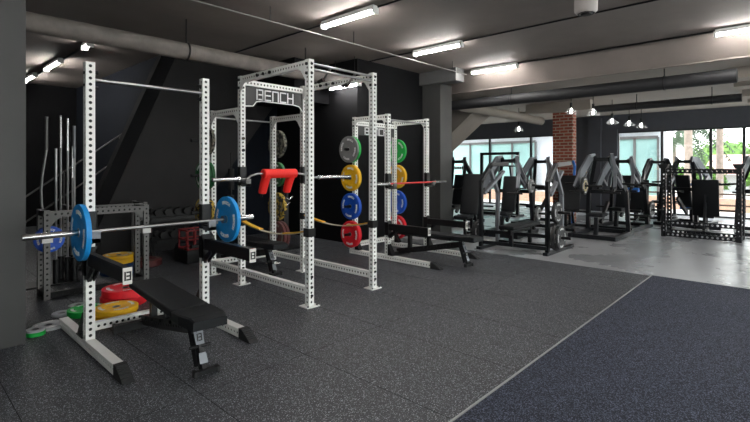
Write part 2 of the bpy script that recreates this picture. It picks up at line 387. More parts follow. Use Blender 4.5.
light(4.25, -.9, .1, LZ, 'fluorescent batten over the middle of the mat, outside the picture')  # this and the next three: unseen battens added to raise the ambient light
light(0.2, -3.4, -2.4, LZ, 'fluorescent batten near the shopfront, left of the others there')
light(4.25, -3.4, -2.4, LZ, 'fluorescent batten near the shopfront, middle one')
light(7.4, -3.4, -2.4, LZ, 'fluorescent batten near the shopfront, rightmost one')
def cable(name, label, pts, r, m_, cat='conduit', group=None):
    t = MB(); t.tube(pts, r, seg=8); return tag(t.build(name, m_), label, cat, group)
cable('cable_track', 'black cable track running along the ceiling nearest the camera', [(4.33, -4.9, CZ - .012), (4.33, 8.2, CZ - .012)], .012, BLK, 'cable')
cable('cable_track', 'black cable track crossing the ceiling through the second batten', [(6.47, -4.9, CZ - .012), (6.47, 6.4, CZ - .012)], .012, BLK, 'cable')
cable('cable_track', 'black cable track crossing the ceiling through the right-hand battens', [(8.58, -4.9, CZ - .016), (8.58, 4.85, CZ - .016)], .016, BLK, 'cable')
cable('cable_track', 'black cable track joining the battens in the dark corner', [(2.35, 8.2, CZ - .02), (2.35, 13.9, CZ - .02)], .02, BLK, 'cable')
cable('conduit', 'thin pale conduit running diagonally under the grey ceiling', [(1.4, 5.0, 3.36), (8.1, 5.0, 3.36)], .009, mat('grey_conduit', (.20, .19, .18), .6))
o = MB()
for x in (1.9, 3.4, 4.9, 6.4, 7.6): o.box((x - .004, 4.996, 3.365), (x + .004, 5.004, CZ)); 
tag(o.build('pipe_hanger', BLK), 'small dark hangers holding the thin pale conduit', 'hanger', kind='stuff')
# big wrapped duct
t = thing('ventilation_duct', 'long grey wrapped duct hanging in front of the stair panel', 'duct', (3.5, 6.3, 3.1))
d = MB(); d.tube([(.2, 6.3, 3.1), (3.2, 6.3, 3.1), (6.0, 6.3, 3.1)], .115, seg=20); d.build('duct_body', DUCTB, t)
for x in (2.9, 5.0):
    d = MB(); d.lathe([(-.012, .118), (-.012, .125), (.012, .125), (.012, .118)], (x, 6.3, 3.1)); d.cyl((x, 6.3, 3.22), (x, 6.3, CZ), .008); d.build('hanger', BLK, t)
def blackduct(x, y0, y1, z, r, label):
    t = thing('black_duct', label, 'duct', (x, (y0 + y1) / 2, z))
    d = MB(); d.tube([(x, y0, z), (x, y1, z)], r, seg=20); d.build('duct_body', DUCTK, t)
    k = max(2, int((y1 - y0) / 2.4))
    for i in range(k):
        y = y0 + (i + .35) * (y1 - y0) / k; h = MB(); h.lathe([(-.012, r), (-.012, r + .01), (.012, r + .01), (.012, r)], (x, y, z), 'y'); h.cyl((x + .0, y, z + r), (x, y, 3.18 if x > 9 else CZ), .009); h.build('hanger', BLK, t)
blackduct(9.2, .75, 6.4, 2.93, .115, 'long black round duct running right from the pillar')
blackduct(12.0, .9, 3.75, 2.90, .085, 'shorter black round duct above the pendants')
d = MB(); d.tube([(9.4, 6.0, 2.93), (12.25, 5.2, 2.72)], .11, seg=20); tag(d.build('round_duct', SOFF), 'pale round duct running from the pillar toward the brick pier', 'duct')
# stepped soffit strips at far right
m = MB()
for i, (x, yr) in enumerate(((9.9, .95), (11.0, .95), (12.7, .95), (14.0, .95))): m.box((x, -5, 3.0), (x + .5, yr, 3.2))
m.box((10.6, -5, 3.15), (10.7, 5, 3.2)); m.box((13.6, -5, 3.13), (13.7, 8, 3.2)); struct('trim_7', m, SOFF)

# projector-like unit on the ceiling
t = thing('ceiling_unit', 'pale round-cornered unit fixed to the ceiling at the top edge', 'ceiling unit', (6.0, 2.9, 3.3))
def scr(px, py, z, f=459.0):
    th = math.atan(427 / 459); c, s = math.cos(th), math.sin(th); d = f * (1.5 - z) / (py - 166); l = (px - 375) / f * d; return (d * c + l * s, d * s - l * c, z)
pc = scr(586, 12, 3.28)
d = MB(); d.tube([(pc[0], pc[1], 3.26), (pc[0], pc[1], 3.29), (pc[0], pc[1], CZ)], [.10, .125, .125], seg=24); d.build('shell', mat('pale_beige_plastic', (.42, .38, .36), .5), t)
d = MB(); d.cyl((pc[0], pc[1], 3.245), (pc[0], pc[1], 3.262), .055); d.build('lens', BLK, t)
d = MB(); d.lathe([(0, .075), (-.006, .078), (-.006, .09), (0, .093)], (pc[0], pc[1], 3.262), 'z', 24)
d.build('sensor_ring', BLK, t)
for ch in t.children: ch.location = Vector((0, 0, 0))

# pendant lamps
def pendant(x, y, z, label):
    t = thing('pendant_lamp', label, 'lamp', (x, y, z), 'glass pendant lamps')
    d = MB(); d.cyl((x, y, z + .20), (x, y, 3.18), .008, seg=6); d.build('cord', BLK, t)
    d = MB(); d.cyl((x, y, z + .10), (x, y, z + .22), .028); d.build('socket', BLK, t)
    d = MB(); d.lathe([(-.05, .10), (-.04, .135), (-.01, .14), (.03, .10), (.07, .045), (.12, .03)], (x, y, z), 'z', 24); d.build('lamp_shade', LAMPGLASS, t)
    d = MB(); d.lathe([(-.03, .001), (-.025, .018), (-.01, .028), (.02, .024), (.06, .012), (.1, .001)], (x, y, z), 'z', 16); d.build('bulb', BULB, t)
for (x, y, z, l) in ((10.67, 3.84, 2.72, 'glass pendant lamp in front of the brick pier'), (11.22, 3.54, 2.72, 'glass pendant lamp just right of the brick pier'),
                     (12.6, 3.52, 2.61, 'third glass pendant lamp right of the brick pier'), (13.6, 3.38, 2.61, 'fourth pendant lamp, before the dark wall'), (14.6, 3.32, 2.62, 'rightmost small pendant lamp, against the header'),
                     (12.6, 6.02, 2.55, 'pendant lamp over the left windows, left of the brick pier')):
    pendant(x, y, z, l)

# ================================================================ WEIGHT PLATES
PROTO = {}
def plate_proto(col, r, th):
    k = (col, r, th)
    if k in PROTO: return copy_tree(PROTO[k])
    t = thing('weight_plate', 'plate', 'weight plate')
    h = th / 2; d = MB()
    d.lathe([(-.72 * h, .026), (-.72 * h, .062), (-.72 * h, .066), (-.75 * h, .50 * r), (-h, .58 * r), (-h, .95 * r), (-.86 * h, r), (.86 * h, r), (h, .95 * r), (h, .58 * r), (.75 * h, .50 * r), (.72 * h, .066), (.72 * h, .062), (.72 * h, .026)], seg=48)
    d.build('disc', COL[col], t)
    d = MB(); d.lathe([(-.8 * h, .0255), (-.8 * h, .037), (.8 * h, .037), (.8 * h, .0255), (-.8 * h, .0255)], seg=24); d.build('hub', STEEL if col != 'black' else GREYP, t)
    if r > .12:
        d = MB()
        for sx in (-1, 1):
            R0 = .69 * r; H = .10 * r; cw = .075 * r; gap = .055 * r; tot = 5 * cw + 4 * gap
            for a0 in (PI / 2, -PI / 2, PI, 0):
                txt = 'BENCH' if abs(a0) == PI / 2 or r < .19 else 'BENCH'
                def place(u, v, a0=a0, sx=sx): a = a0 + sx * -1 * (u - tot / 2) / R0 * 1.0; return (sx * (h + .001), (R0 + v) * math.cos(a), (R0 + v) * math.sin(a))
                word(d, txt, place, cw, H, gap, .009 * r / .2, (sx, 0, 0))
        d.build('lettering', LETTER if col not in ('camo_yellow', 'camo_grey', 'maroon', 'navy') else mat('faded_lettering', (.25, .24, .2), .6), t, 'pale ring of lettering')
    PROTO[k] = t; return t
def plate(col, r, th, loc, label, rot=(0, 0, 0), group=None, spin=0.0):
    t = plate_proto(col, r, th); t.location = loc
    e = Matrix.Rotation(rot[2], 3, 'Z') @ Matrix.Rotation(rot[1], 3, 'Y') @ Matrix.Rotation(rot[0] + spin, 3, 'X')
    t.rotation_euler = e.to_euler()
    t['label'] = label
    if 'group' in t: del t['group']
    if group: t['group'] = group
    return t

# ================================================================ RACK PIECES
PW = .068
def upright(t, x, y, h, z0=0, sides=(0, 1, 2, 3)):
    d = MB(); d.perf((x, y, z0), (x, y, h), PW, sides=sides); return d.build('upright', WHITE, t)
def beamX(t, x0, x1, y, z, m_=None, h=.075, name='crossbeam'):
    d = MB(); d.perf((x0 + PW / 2, y, z), (x1 - PW / 2, y, z), .06, h, sides=(0, 2)); return d.build(name, m_ or WHITE, t)
def beamY(t, x, y0, y1, z, m_=None, h=.075, name='side_beam', g=None):
    g = PW / 2 if g is None else g
    d = MB(); d.perf((x, y0 + g, z), (x, y1 - g, z), .06, h, sides=(0, 2)); return d.build(name, m_ or WHITE, t)
def bolt(T, x, y, z, ax, s=1, r=.017, l=.016):
    d = T if isinstance(T, MB) else MB()
    v = {'x': (s * l, 0, 0), 'y': (0, s * l, 0)}[ax]; d.cyl((x, y, z), (x + v[0], y + v[1], z + v[2]), r, seg=8)
    if d is not T: d.build('bolt', BLK, T)
def gusset(T, x, y, z, dx, dy, s=.13, t=.006, m_=None):   # triangular corner plate below a beam
    d = MB()
    off = Vector((0, t, 0)) if dx else Vector((t, 0, 0))
    d.prism([(x, y, z), (x + dx * s, y + dy * s, z), (x + dx * s * .5, y + dy * s * .5, z - s * .3), (x, y, z - s)], off)
    d.build('gusset', m_ or WHITE, T)
def jcup(t, x, y, z, m_=None):   # on the -Y face of an upright
    yf = y - PW / 2; d = MB()
    d.box((x - .036, yf - .012, z - .075), (x + .036, yf, z + .16), 0)
    d.box((x - .036, yf - .13, z - .085), (x + .036, yf - .012, z - .05), 1)
    d.prism([(x - .036, yf - .13, z - .085), (x - .036, yf - .105, z - .085), (x - .036, yf - .105, z - .01), (x - .036, yf - .13, z + .01)], (.072, 0, 0), 1)
    for s in (-1, 1): d.box((x + s * .04, yf - .012, z - .075), (x + s * .046, yf + .05, z + .16), 0)
    d.box((x - .03, yf - .10, z - .05), (x + .03, yf - .014, z - .035), 0)
    return d.build('bar_cup', [BLK, m_ or GREYP], t)
def spotter(t, x, y, z, L, drop=0):
    d = MB(); yf = y - PW / 2
    d.box((x - .026, yf - L, z - .048), (x + .026, yf, z + .045)); d.box((x - .023, yf - L, z + .045), (x + .023, yf, z + .055))
    d.box((x - .045, yf - .012, z - .16), (x + .045, yf, z + .10))
    for s in (-1, 1): d.box((x + s * .036, yf - .012, z - .13), (x + s * .045, yf + .06, z + .08)); d.bar((x + s * .02, yf - .14, z - .05), (x + s * .02, yf, z - .16), .012, .05)
    a = d.build('spotter_arm', BLK, t)
    e = MB(); ye = yf - L - .008; e.box((x - .030, ye, z - .060), (x + .030, yf - L, z + .056), 0)
    word(e, 'b', lambda u, v: (x - .018 + u, ye - .001, z - .028 + v), .036, .052, 0, .011, (0, 1, 0), 1)
    e.build('end_badge', [BADGE, DARKL], a, 'pale badge with a black mark')
    return a
def peg(t, x, y, z, s, L=.17):
    d = MB(); x0 = x + s * PW / 2; d.cyl((x0, y, z), (x0 + s * L, y, z), .0235, seg=12); d.box((x0, y - .034, z - .05), (x0 + s * .006, y + .034, z + .05)); return d.build('storage_peg', BLK, t)
def foot(t, x, yb, yf_, yc):   # base foot along Y with rubber nose at the -Y end
    d = MB(); d.perf((x, yb, .045), (x, yf_ + .17, .045), .07, .075, sp=.05, r=.011, sides=(0, 2)); a = d.build('foot', WHITE, t)
    n = MB(); y0 = yf_ + .17
    n.prism([(x - .04, y0 + .012, 0), (x - .04, y0 + .012, .092), (x - .04, y0 - .03, .092), (x - .04, yf_, .008), (x - .04, yf_, 0)], (.08, 0, 0))
    for i in range(6): q = i / 6; n.bar((x - .036, y0 - .045 - q * .11, .086 - q * .066), (x + .036, y0 - .045 - q * .11, .086 - q * .066), .006, .010)
    n.build('rubber_nose', RUB, a)
    return a

# ---------------------------------------------------------------- A: two-post squat stand
AX0, AX1, AY, AH = 1.16, 2.15, 4.28, 2.35
t = A = thing('squat_stand', 'white two-post squat stand nearest the camera, holding the barbell with blue plates', 'squat rack', (1.655, 4.28, 0))
for x in (AX0, AX1):
    upright(t, x, AY, AH, .085); foot(t, x, 5.06, 3.40, AY)
    d = MB(); d.box((x - .045, AY + PW / 2, .085), (x + .045, AY + .20, .095)); d.prism([(x - .042, AY + PW / 2, .09), (x - .042, AY + .18, .09), (x - .042, AY + PW / 2, .30)], (.006, 0, 0)); d.prism([(x + .036, AY + PW / 2, .09), (x + .036, AY + .18, .09), (x + .036, AY + PW / 2, .30)], (.006, 0, 0))
    d.build('gusset', BLK, t)
    for z in (.13, .2): bolt(t, x - .042, AY + .06, z, 'x', -1)
    spotter(t, x, AY, .74, .82)
    jcup(t, x, AY, .97, SILV)
beamX(t, AX0, AX1, 4.66, .062, h=.07)
d = MB(); d.cyl((AX0 + PW / 2, AY, AH - .14), (AX1 - PW / 2, AY, AH - .14), .016); d.build('pull_up_bar', STEEL, t)
for x, s in ((AX0, 1), (AX1, -1)):
    for z in (AH - .075, AH - .205): bolt(t, x + s * PW / 2, AY, z, 'x', s, .016, .03)
for x in (AX0, AX1):
    for z in (AH - .09, AH - .19): bolt(t, x - PW / 2, AY - .0, z, 'x', -1, .012, .008)

# ---------------------------------------------------------------- B: tall power rack with rear plate storage
BX0, BX1, BYm, BYf, BYr, BH, BR = 3.12, 4.11, 5.22, 3.86, 5.97, 2.64, 2.26
t = B = thing('power_rack', 'tall white four-post power rack with lettered sign and red-padded bar', 'power rack', (3.615, 4.9, 0))
for x in (BX0, BX1):
    for y, h in ((BYf, BH), (BYm, BH), (BYr, BR)):
        upright(t, x, y, h, .008)
        d = MB(); d.box((x - .085, y - .075, 0), (x + .085, y + .075, .010))
        for sx in (-1, 1): d.cyl((x + sx * .06, y - .05, .01), (x + sx * .06, y - .05, .02), .01, seg=6, mi=1)
        d.build('base_plate', [WHITE, BLK], t)
    beamY(t, x, BYf, BYm, BH - .045); beamY(t, x, BYf, BYm, .165); beamY(t, x, BYm, BYr, .165); beamY(t, x, BYm, BYr, BR - .05)
    gusset(t, x - .036, BYf + PW / 2, BH - .08, 0, 1); gusset(t, x - .036, BYm - PW / 2, BH - .08, 0, -1); gusset(t, x - .036, BYr - PW / 2, BR - .085, 0, -1); gusset(t, x - .036, BYm + PW / 2, BR - .085, 0, 1)
    for y in (BYf, BYm):
        for z in (BH - .05, BH - .15): bolt(t, x - PW / 2, y, z, 'x', -1); bolt(t, x, y - PW / 2, z, 'y', -1, .013)
        for z in (.12, .21, .32): bolt(t, x, y - PW / 2, z, 'y', -1, .013)
    for y in (4.2, 4.33, 4.46): bolt(t, x - .03, y + .35, BH - .045, 'x', -1, .02)
    for z in (1.7, 1.85): bolt(t, x, BYm - PW / 2, z, 'y', -1, .02)
beamX(t, BX0, BX1, BYm, BH - .075, h=.07); beamX(t, BX0, BX1, BYr, .165);
# lettered sign plate under the rear crossbeam
d = MB(); zt = BH - .115; yS = BYm - .02
out = [(BX0 + PW / 2, yS, zt), (BX1 - PW / 2, yS, zt), (BX1 - PW / 2, yS, zt - .26), (BX1 - .10, yS, zt - .19), (BX1 - .20, yS, zt - .175), (BX1 - .70, yS, zt - .175), (BX0 + .20, yS, zt - .19), (BX0 + .15, yS, zt - .25), (BX0 + PW / 2, yS, zt - .26)]
d.prism(out, (0, .005, 0)); sg = d.build('sign_plate', SIGNBG, t, 'dark sign plate with white lettering and a white rim')
d = MB()
for a, b in zip(out[2:], out[3:]): d.bar((a[0], yS - .003, a[2]), (b[0], yS - .003, b[2]), .012, .012, (0, 1, 0))
d.build('sign_rim', WHITE, sg)
d = MB(); word(d, 'BENCH', lambda u, v: (3.33 + u, yS - .004, zt - .155 + v), .088, .125, .034, .018, (0, 1, 0)); d.build('lettering', LETTER, sg)
# front pull-up bars
d = MB(); 
for dz, dy in ((-.04, 0), (-.10, .0)): d.cyl((BX0 + PW / 2, BYf + dy, BH + dz), (BX1 - PW / 2, BYf + dy, BH + dz), .014)
for xx in (BX0 + .30, BX1 - .30): d.tube([(xx, BYf, BH - .05), (xx + .04, BYf + .16, BH - .14), (xx + .09, BYf + .30, BH - .15)], .014)
d.build('pull_up_bar', STEEL, t)
for xx in (BX0 + .30, BX1 - .30): d = MB(); d.tube([(xx + .05, BYf + .18, BH - .142), (xx + .09, BYf + .31, BH - .15)], .021); d.build('rubber_grip', RUB, t)
d = MB(); d.cyl((BX0 + PW / 2, BYr, BR - .09), (BX1 - PW / 2, BYr, BR - .09), .012); d.build('rear_bar', STEEL, t)
for x in (BX0, BX1): jcup(t, x, BYm, 1.33)
for z in (1.84, 1.37, .87, .42):
    peg(t, BX0, BYr, z, -1, .27); peg(t, BX1, BYr, z, 1, .17)

# ---------------------------------------------------------------- Crack: half rack
CX0, CX1, CYf, CYr, CH = 5.50, 6.53, 4.84, 5.58, 2.33
t = Cr = thing('half_rack', 'farther white half rack with a red-shafted bar and coloured plates', 'squat rack', (6.0, 5.1, 0))
for x in (CX0, CX1):
    upright(t, x, CYf, CH, .085); upright(t, x, CYr, CH, .085)
    foot(t, x, CYr + .10, 3.80, CYf)
    beamY(t, x, CYf, CYr, CH - .045)
    gusset(t, x - .036, CYf + PW / 2, CH - .08, 0, 1, .08); gusset(t, x - .036, CYr - PW / 2, CH - .08, 0, -1, .08)
    for y in (CYf, CYr):
        for z in (CH - .05, CH - .15): bolt(t, x - PW / 2, y, z, 'x', -1); bolt(t, x, y - PW / 2, z, 'y', -1, .013)
        d = MB(); d.prism([(x - .042, y - PW / 2, .085), (x - .042, y - .14, .085), (x - .042, y - PW / 2, .26)], (.084, 0, 0)); d.build('foot_bracket', BLK, t)
    spotter(t, x, CYf, .53, .78); jcup(t, x, CYf, 1.22)
beamX(t, CX0, CX1, CYr, CH - .10); beamX(t, CX0, CX1, CYr, .165)
d = MB(); zt = CH - .14; d.box((CX0 + PW / 2, CYr - .02, zt - .16), (CX1 - PW / 2, CYr - .015, zt)); sg = d.build('sign_plate', SIGNBG, t, 'dark sign plate with white lettering')
d = MB(); word(d, 'BENCH', lambda u, v: (CX0 + .22 + u, CYr - .024, zt - .14 + v), .088, .115, .034, .018, (0, 1, 0)); d.build('lettering', LETTER, sg)
d = MB(); d.cyl((CX0 + PW / 2, CYf, CH - .09), (CX1 - PW / 2, CYf, CH - .09), .016); d.build('pull_up_bar', STEEL, t)
for z in (1.78, 1.30, .82, .35): peg(t, CX0, CYr, z, -1, .20); peg(t, CX1, CYr, z, 1, .18)

# plates on storage pegs
g = 'plates on the half rack pegs'
xL = CX0 - PW / 2 - .06; xR = CX1 + PW / 2 + .04
plate('green', .222, .045, (xL, CYr, 1.78), 'green plate behind the grey one, top left peg of the half rack', spin=.4)
plate('grey', .222, .04, (xL - .05, CYr, 1.78), 'grey plate on the top left peg of the half rack', spin=.3)
plate('yellow', .222, .065, (xL, CYr, 1.30), 'yellow plate on the left side of the half rack, below the grey one', spin=.1)
plate('deepblue', .222, .065, (xL, CYr, .82), 'deep blue plate on the left side of the half rack', spin=.2)
plate('red', .222, .075, (xL, CYr, .35), 'red plate on the lowest left peg of the half rack', spin=0)
plate('green', .222, .05, (xR, CYr, 1.78), 'green plate on the right side of the half rack, above the red-shafted bar', spin=.8)
plate('yellow', .222, .065, (xR, CYr, 1.30), 'yellow plate behind the red-shafted bar, right side of the half rack', spin=.5)
plate('deepblue', .222, .065, (xR, CYr, .82), 'deep blue plate on the right side of the half rack', spin=.1)
plate('red', .222, .075, (xR, CYr, .35), 'red plate on the lowest right peg of the half rack', spin=.9)
xL = BX0 - PW / 2 - .045; xR = BX1 + PW / 2 + .045
plate('camo_grey', .19, .05, (xL, BYr, 1.84), 'dark camouflage plate, top left peg behind the squat stand')
plate('darkgreen', .19, .055, (xL - .057, BYr, 1.37), 'outer dark green plate on the left rear pegs of the power rack', spin=1)
plate('camo_yellow', .19, .055, (xL - .062, BYr, .87), 'outer yellow camouflage plate on the left rear pegs of the power rack', spin=1)
plate('darkgreen', .19, .05, (xL, BYr, 1.37), 'dark green plate on the left rear pegs of the power rack')
plate('camo_yellow', .19, .06, (xL, BYr, .87), 'yellow camouflage plate on the left rear pegs of the power rack')
plate('black', .19, .06, (xL, BYr, .42), 'black plate on the lowest left rear peg of the power rack')
plate('camo_grey', .215, .06, (xR, BYr, 1.84), 'grey camouflage plate high on the right rear peg of the power rack')
plate('darkgreen', .19, .06, (xR, BYr, 1.37), 'dark green plate behind the red padded bar')
plate('camo_yellow', .215, .065, (xR, BYr, .87), 'yellow camouflage plate on the right rear pegs of the power rack')
plate('maroon', .222, .05, (xR, BYr, .42), 'maroon plate on the lowest right rear peg of the power rack')
plate('maroon', .222, .05, (xR + .06, BYr, .42), 'second maroon plate, outermost on the lowest right rear peg')

# ---------------------------------------------------------------- barbells
def barbell(label, x0, x1, y, z, s0, s1, shaft=STEEL, sleeve=CHROME, rs=.014):
    t = thing('barbell', label, 'barbell', ((x0 + x1) / 2, y, z))
    d = MB(); d.cyl((s0 + .0, y, z), (s1, y, z), rs, seg=16); d.build('shaft', shaft, t)
    for a, b in ((x0, s0), (x1, s1)):
        s = 1 if b > a else -1
        d = MB(); d.lathe([(0, .001), (0, .02), (s * .004, .0245), (b - a - s * .03, .0245), (b - a - s * .03, .037), (b - a, .037), (b - a, .001)], (a, y, z), 'x', 24); d.build('sleeve', sleeve, t)
    return t
YA = 4.205
barbell('chrome barbell with blue plates resting on the near squat stand', .70, 2.645, YA, .97, 1.135, 2.30)
plate('blue', .225, .042, (1.08, YA, .97), 'bright blue plate on the left end of the near barbell', spin=.2)
plate('blue', .225, .042, (2.352, YA, .97), 'bright blue plate on the right end of the near barbell', spin=.1)
barbell('bar with a red shaft across the farther half rack', 5.02, 6.98, 4.745, 1.22, 5.42, 6.63, mat('red_bar_coating', (.65, .03, .03), .4))
# red-padded squat bar
y = 5.125; t = thing('padded_squat_bar', 'steel squat bar with bright red shoulder pads across the power rack', 'barbell', (3.62, y, 1.36))
d = MB(); d.tube([(3.02, y, 1.335), (3.14, y, 1.335), (3.19, y, 1.375), (3.30, y, 1.40), (3.93, y, 1.40), (4.08, y, 1.375), (4.22, y, 1.335), (4.32, y, 1.335)], .014); d.build('shaft', STEEL, t)
for a, b in ((2.67, 3.03), (4.95, 4.30)):
    s = 1 if b > a else -1; d = MB(); d.lathe([(0, .001), (0, .02), (s * .004, .0245), (b - a - s * .02, .0245), (b - a - s * .02, .036), (b - a, .036), (b - a, .001)], (a, y, 1.335), 'x', 24); d.build('sleeve', CHROME, t)
d = MB(); d.tube([(3.37, y, 1.40), (3.38, y, 1.40), (3.89, y, 1.40), (3.90, y, 1.40)], [.05, .062, .062, .05], seg=24)
d.build('shoulder_pad', RED_PAD, t)
for x in (3.44, 3.83):
    d = MB(); d.tube([(x, y, 1.39), (x - .01, y + .05, 1.28), (x - .02, y + .09, 1.15), (x - .02, y + .092, 1.14)], [.058, .058, .054, .045], seg=20); d.build('pad_arm', RED_PAD, t)
    d = MB(); d.cyl((x - .02, y + .09, 1.145), (x - .022, y + .10, 1.09), .015); d.build('handle', BLK, t)

# safety straps
def strap(label, x):
    t = thing('safety_strap', label, 'strap', (x, 4.5, .78)); pts = []; N = 16
    for i in range(N + 1):
        q = i / N; pts.append((x, BYm - .05 + (BYf + .05 - BYm + .05) * q, .79 - .30 * q * (1 - q)))
    d = MB()
    for a, b in zip(pts, pts[1:]): d.bar(a, b, .05, .008)
    d.build('webbing', STRAPG, t)
    d = MB()
    for seg in (list(zip(pts, pts[1:]))[:5], list(zip(pts, pts[1:]))[-5:]):
        d = MB()
        for a, b in seg: d.bar((a[0], a[1], a[2] + .012), (b[0], b[1], b[2] + .012), .062, .012)
        d.build('yellow_sleeve', STRAPY, t)
    for yy in (BYm, BYf):
        d = MB(); s = -1 if yy == BYm else 1
        d.box((x - .042, yy - .045, .745), (x + .042, yy - .036, .835)); d.box((x - .042, yy + .036, .745), (x + .042, yy + .045, .835)); d.box((x - .048, yy - .045, .745), (x - .036, yy + .045, .835)); d.box((x + .036, yy - .045, .745), (x + .048, yy + .045, .835))
        d.build('buckle', STRAPB, t)
strap('yellow and grey safety strap along the near-left side of the power rack', BX0)
strap('yellow and grey safety strap along the far-right side of the power rack', BX1)

# ================================================================ BENCHES
def bench():
    t = thing('weight_bench', 'bench', 'bench')
    d = MB(); d.rbox((0, .165, .425), (.29, 1.13, .06), .018); d.build('back_pad', VINYL, t)
    d = MB()
    top = []; 
    for (yy, w, z0, z1) in ((-.415, .145, .395, .455), (-.56, .145, .395, .462), (-.70, .125, .392, .470), (-.765, .118, .392, .455)):
        top.append([(-w, yy, z0), (w, yy, z0), (w, yy, z1 - .008), (w - .012, yy, z1), (-w + .012, yy, z1), (-w, yy, z1 - .008)])
    d.rings(top, smooth=False); d.build('seat_pad', VINYL, t)
    d = MB(); d.box((-.11, -.36, .375), (.11, .70, .393)); d.build('pad_support', BLK, t)
    d = MB(); d.perf((0, .76, .075), (0, .15, .19), .062, .085, sides=(0, 2), sp=.06); d.perf((0, .16, .19), (0, -.52, .335), .062, .085, sides=(0, 2), sp=.06)
    d.bar((0, .50, .13), (0, .50, .38), .06, .05); d.bar((0, .12, .20), (0, .12, .38), .05, .05)
    for yy in (.6, .42, .2, -.05, -.3): bolt(d, -.031, yy, .08 + (.76 - yy) * .2 + .015, 'x', -1, .014)
    d.build('frame', BLK, t)
    d = MB(); d.box((-.24, .72, .01), (.24, .79, .075)); r = d.build('rear_foot', BLK, t)
    for s in (-1, 1): e = MB(); e.box((s * .24, .715, 0), (s * .262, .795, .08)); e.build('rubber_cap', RUB, r)
    d = MB(); 
    for s in (-1, 1): d.bar((s * .04, -.46, .37), (s * .03 + .02, -.54, .06), .010, .04)
    d.bar((0, -.50, .34), (.03, -.56, .04), .05, .035); d.cyl((-.06, -.535, .20), (.09, -.535, .20), .012)
    l = d.build('front_leg', BLK, t)
    e = MB(); e.prism([(-.03, -.520, .325), (.035, -.520, .325), (.038, -.558, .225), (-.022, -.558, .225)], (0, -.006, -.002), 0)
    e.prism([(-.005, -.563, .16), (.045, -.563, .16), (.055, -.585, .09), (-.005, -.585, .09)], (0, -.006, 0), 0)
    word(e, 'b', lambda u, v: (-.010 + u, -.558 + .35 * v, .250 + v), .030, .042, 0, .008, (0, 1, -.4), 1); e.build('badge', [SILV, DARKL], l, 'silver plates with a black mark')
    d = MB(); d.box((-.03, -.60, .010), (.12, -.56, .042)); d.build('front_foot', BLK, t)
    for s in (-1, 1): e = MB(); e.box((.045 + s * .075, -.605, 0), (.045 + s * .092, -.555, .046)); e.build('rubber_cap', RUB, t)
    return t
b1 = bench(); b1.location = (1.60, 3.72, 0); b1.rotation_euler.z = -.09 * -1 * -1; b1['label'] = 'flat black adjustable bench at the near squat stand'
b2 = copy_tree(b1); b2.location = (5.92, 4.22, 0); b2.rotation_euler.z = -.0; b2['label'] = 'flat black adjustable bench under the farther half rack'
b3 = copy_tree(b1); b3.location = (3.62, 5.84, 0); b3.rotation_euler.z = 0; b3['label'] = 'black bench inside the tall power rack, mostly hidden by the squat stand'

# ================================================================ FLOOR PLATES
R = PI / 2
plate('red', .225, .10, (1.80, 5.42, .051), 'large red plate lying on the floor behind the near squat stand', (0, R, 0))
plate('red', .225, .085, (1.81, 5.40, .145), 'second red plate, lying on top of the large red one', (0, R, 0))
plate('yellow', .195, .055, (1.58, 5.0, .028), 'yellow plate lying on the floor, lower of two at the stand base', (0, R, 0))
plate('yellow', .195, .055, (1.59, 4.99, .084), 'yellow plate lying on another at the stand base', (0, R, 0))
plate('green', .17, .06, (1.42, 5.32, .031), 'green plate lying on the floor behind the left foot of the stand', (0, R, 0))
plate('pale', .09, .03, (1.42, 5.62, .016), 'small pale plate on the floor behind the green plate', (0, R, 0))
plate('pale', .13, .03, (1.06, 5.12, .016), 'larger pale grey plate on the floor beside the left column', (0, R, 0))
plate('pale', .09, .025, (1.24, 5.46, .013), 'smaller pale grey plate lying beyond the larger one', (0, R, 0))
plate('green', .075, .035, (.93, 4.98, .018), 'small green plate on the floor nearest the left column', (0, R, 0))
plate('pale', .07, .02, (.93, 4.98, .046), 'small pale disc on top of the little green plate', (0, R, 0))
plate('navy', .22, .06, (2.25, 7.0, .031), 'navy plate lying on the floor under the yellow ones in the dark corner', (0, R, 0))
plate('navy', .22, .06, (2.26, 7.0, .093), 'upper navy plate in the stack in the dark corner', (0, R, 0))
plate('yellow', .20, .06, (2.25, 7.0, .185), 'yellow plate on the navy ones in the dark corner', (0, R, 0))
plate('yellow', .20, .05, (2.262, 7.0, .242), 'topmost yellow plate of the stack in the dark corner', (0, R, 0))
plate('navy', .22, .03, (2.25, 7.0, .139), 'thin navy plate just under the yellow ones in the dark corner', (0, R, 0))
plate('maroon', .22, .10, (2.72, 7.25, .051), 'maroon plate on the floor behind the yellow stack', (0, R, 0))

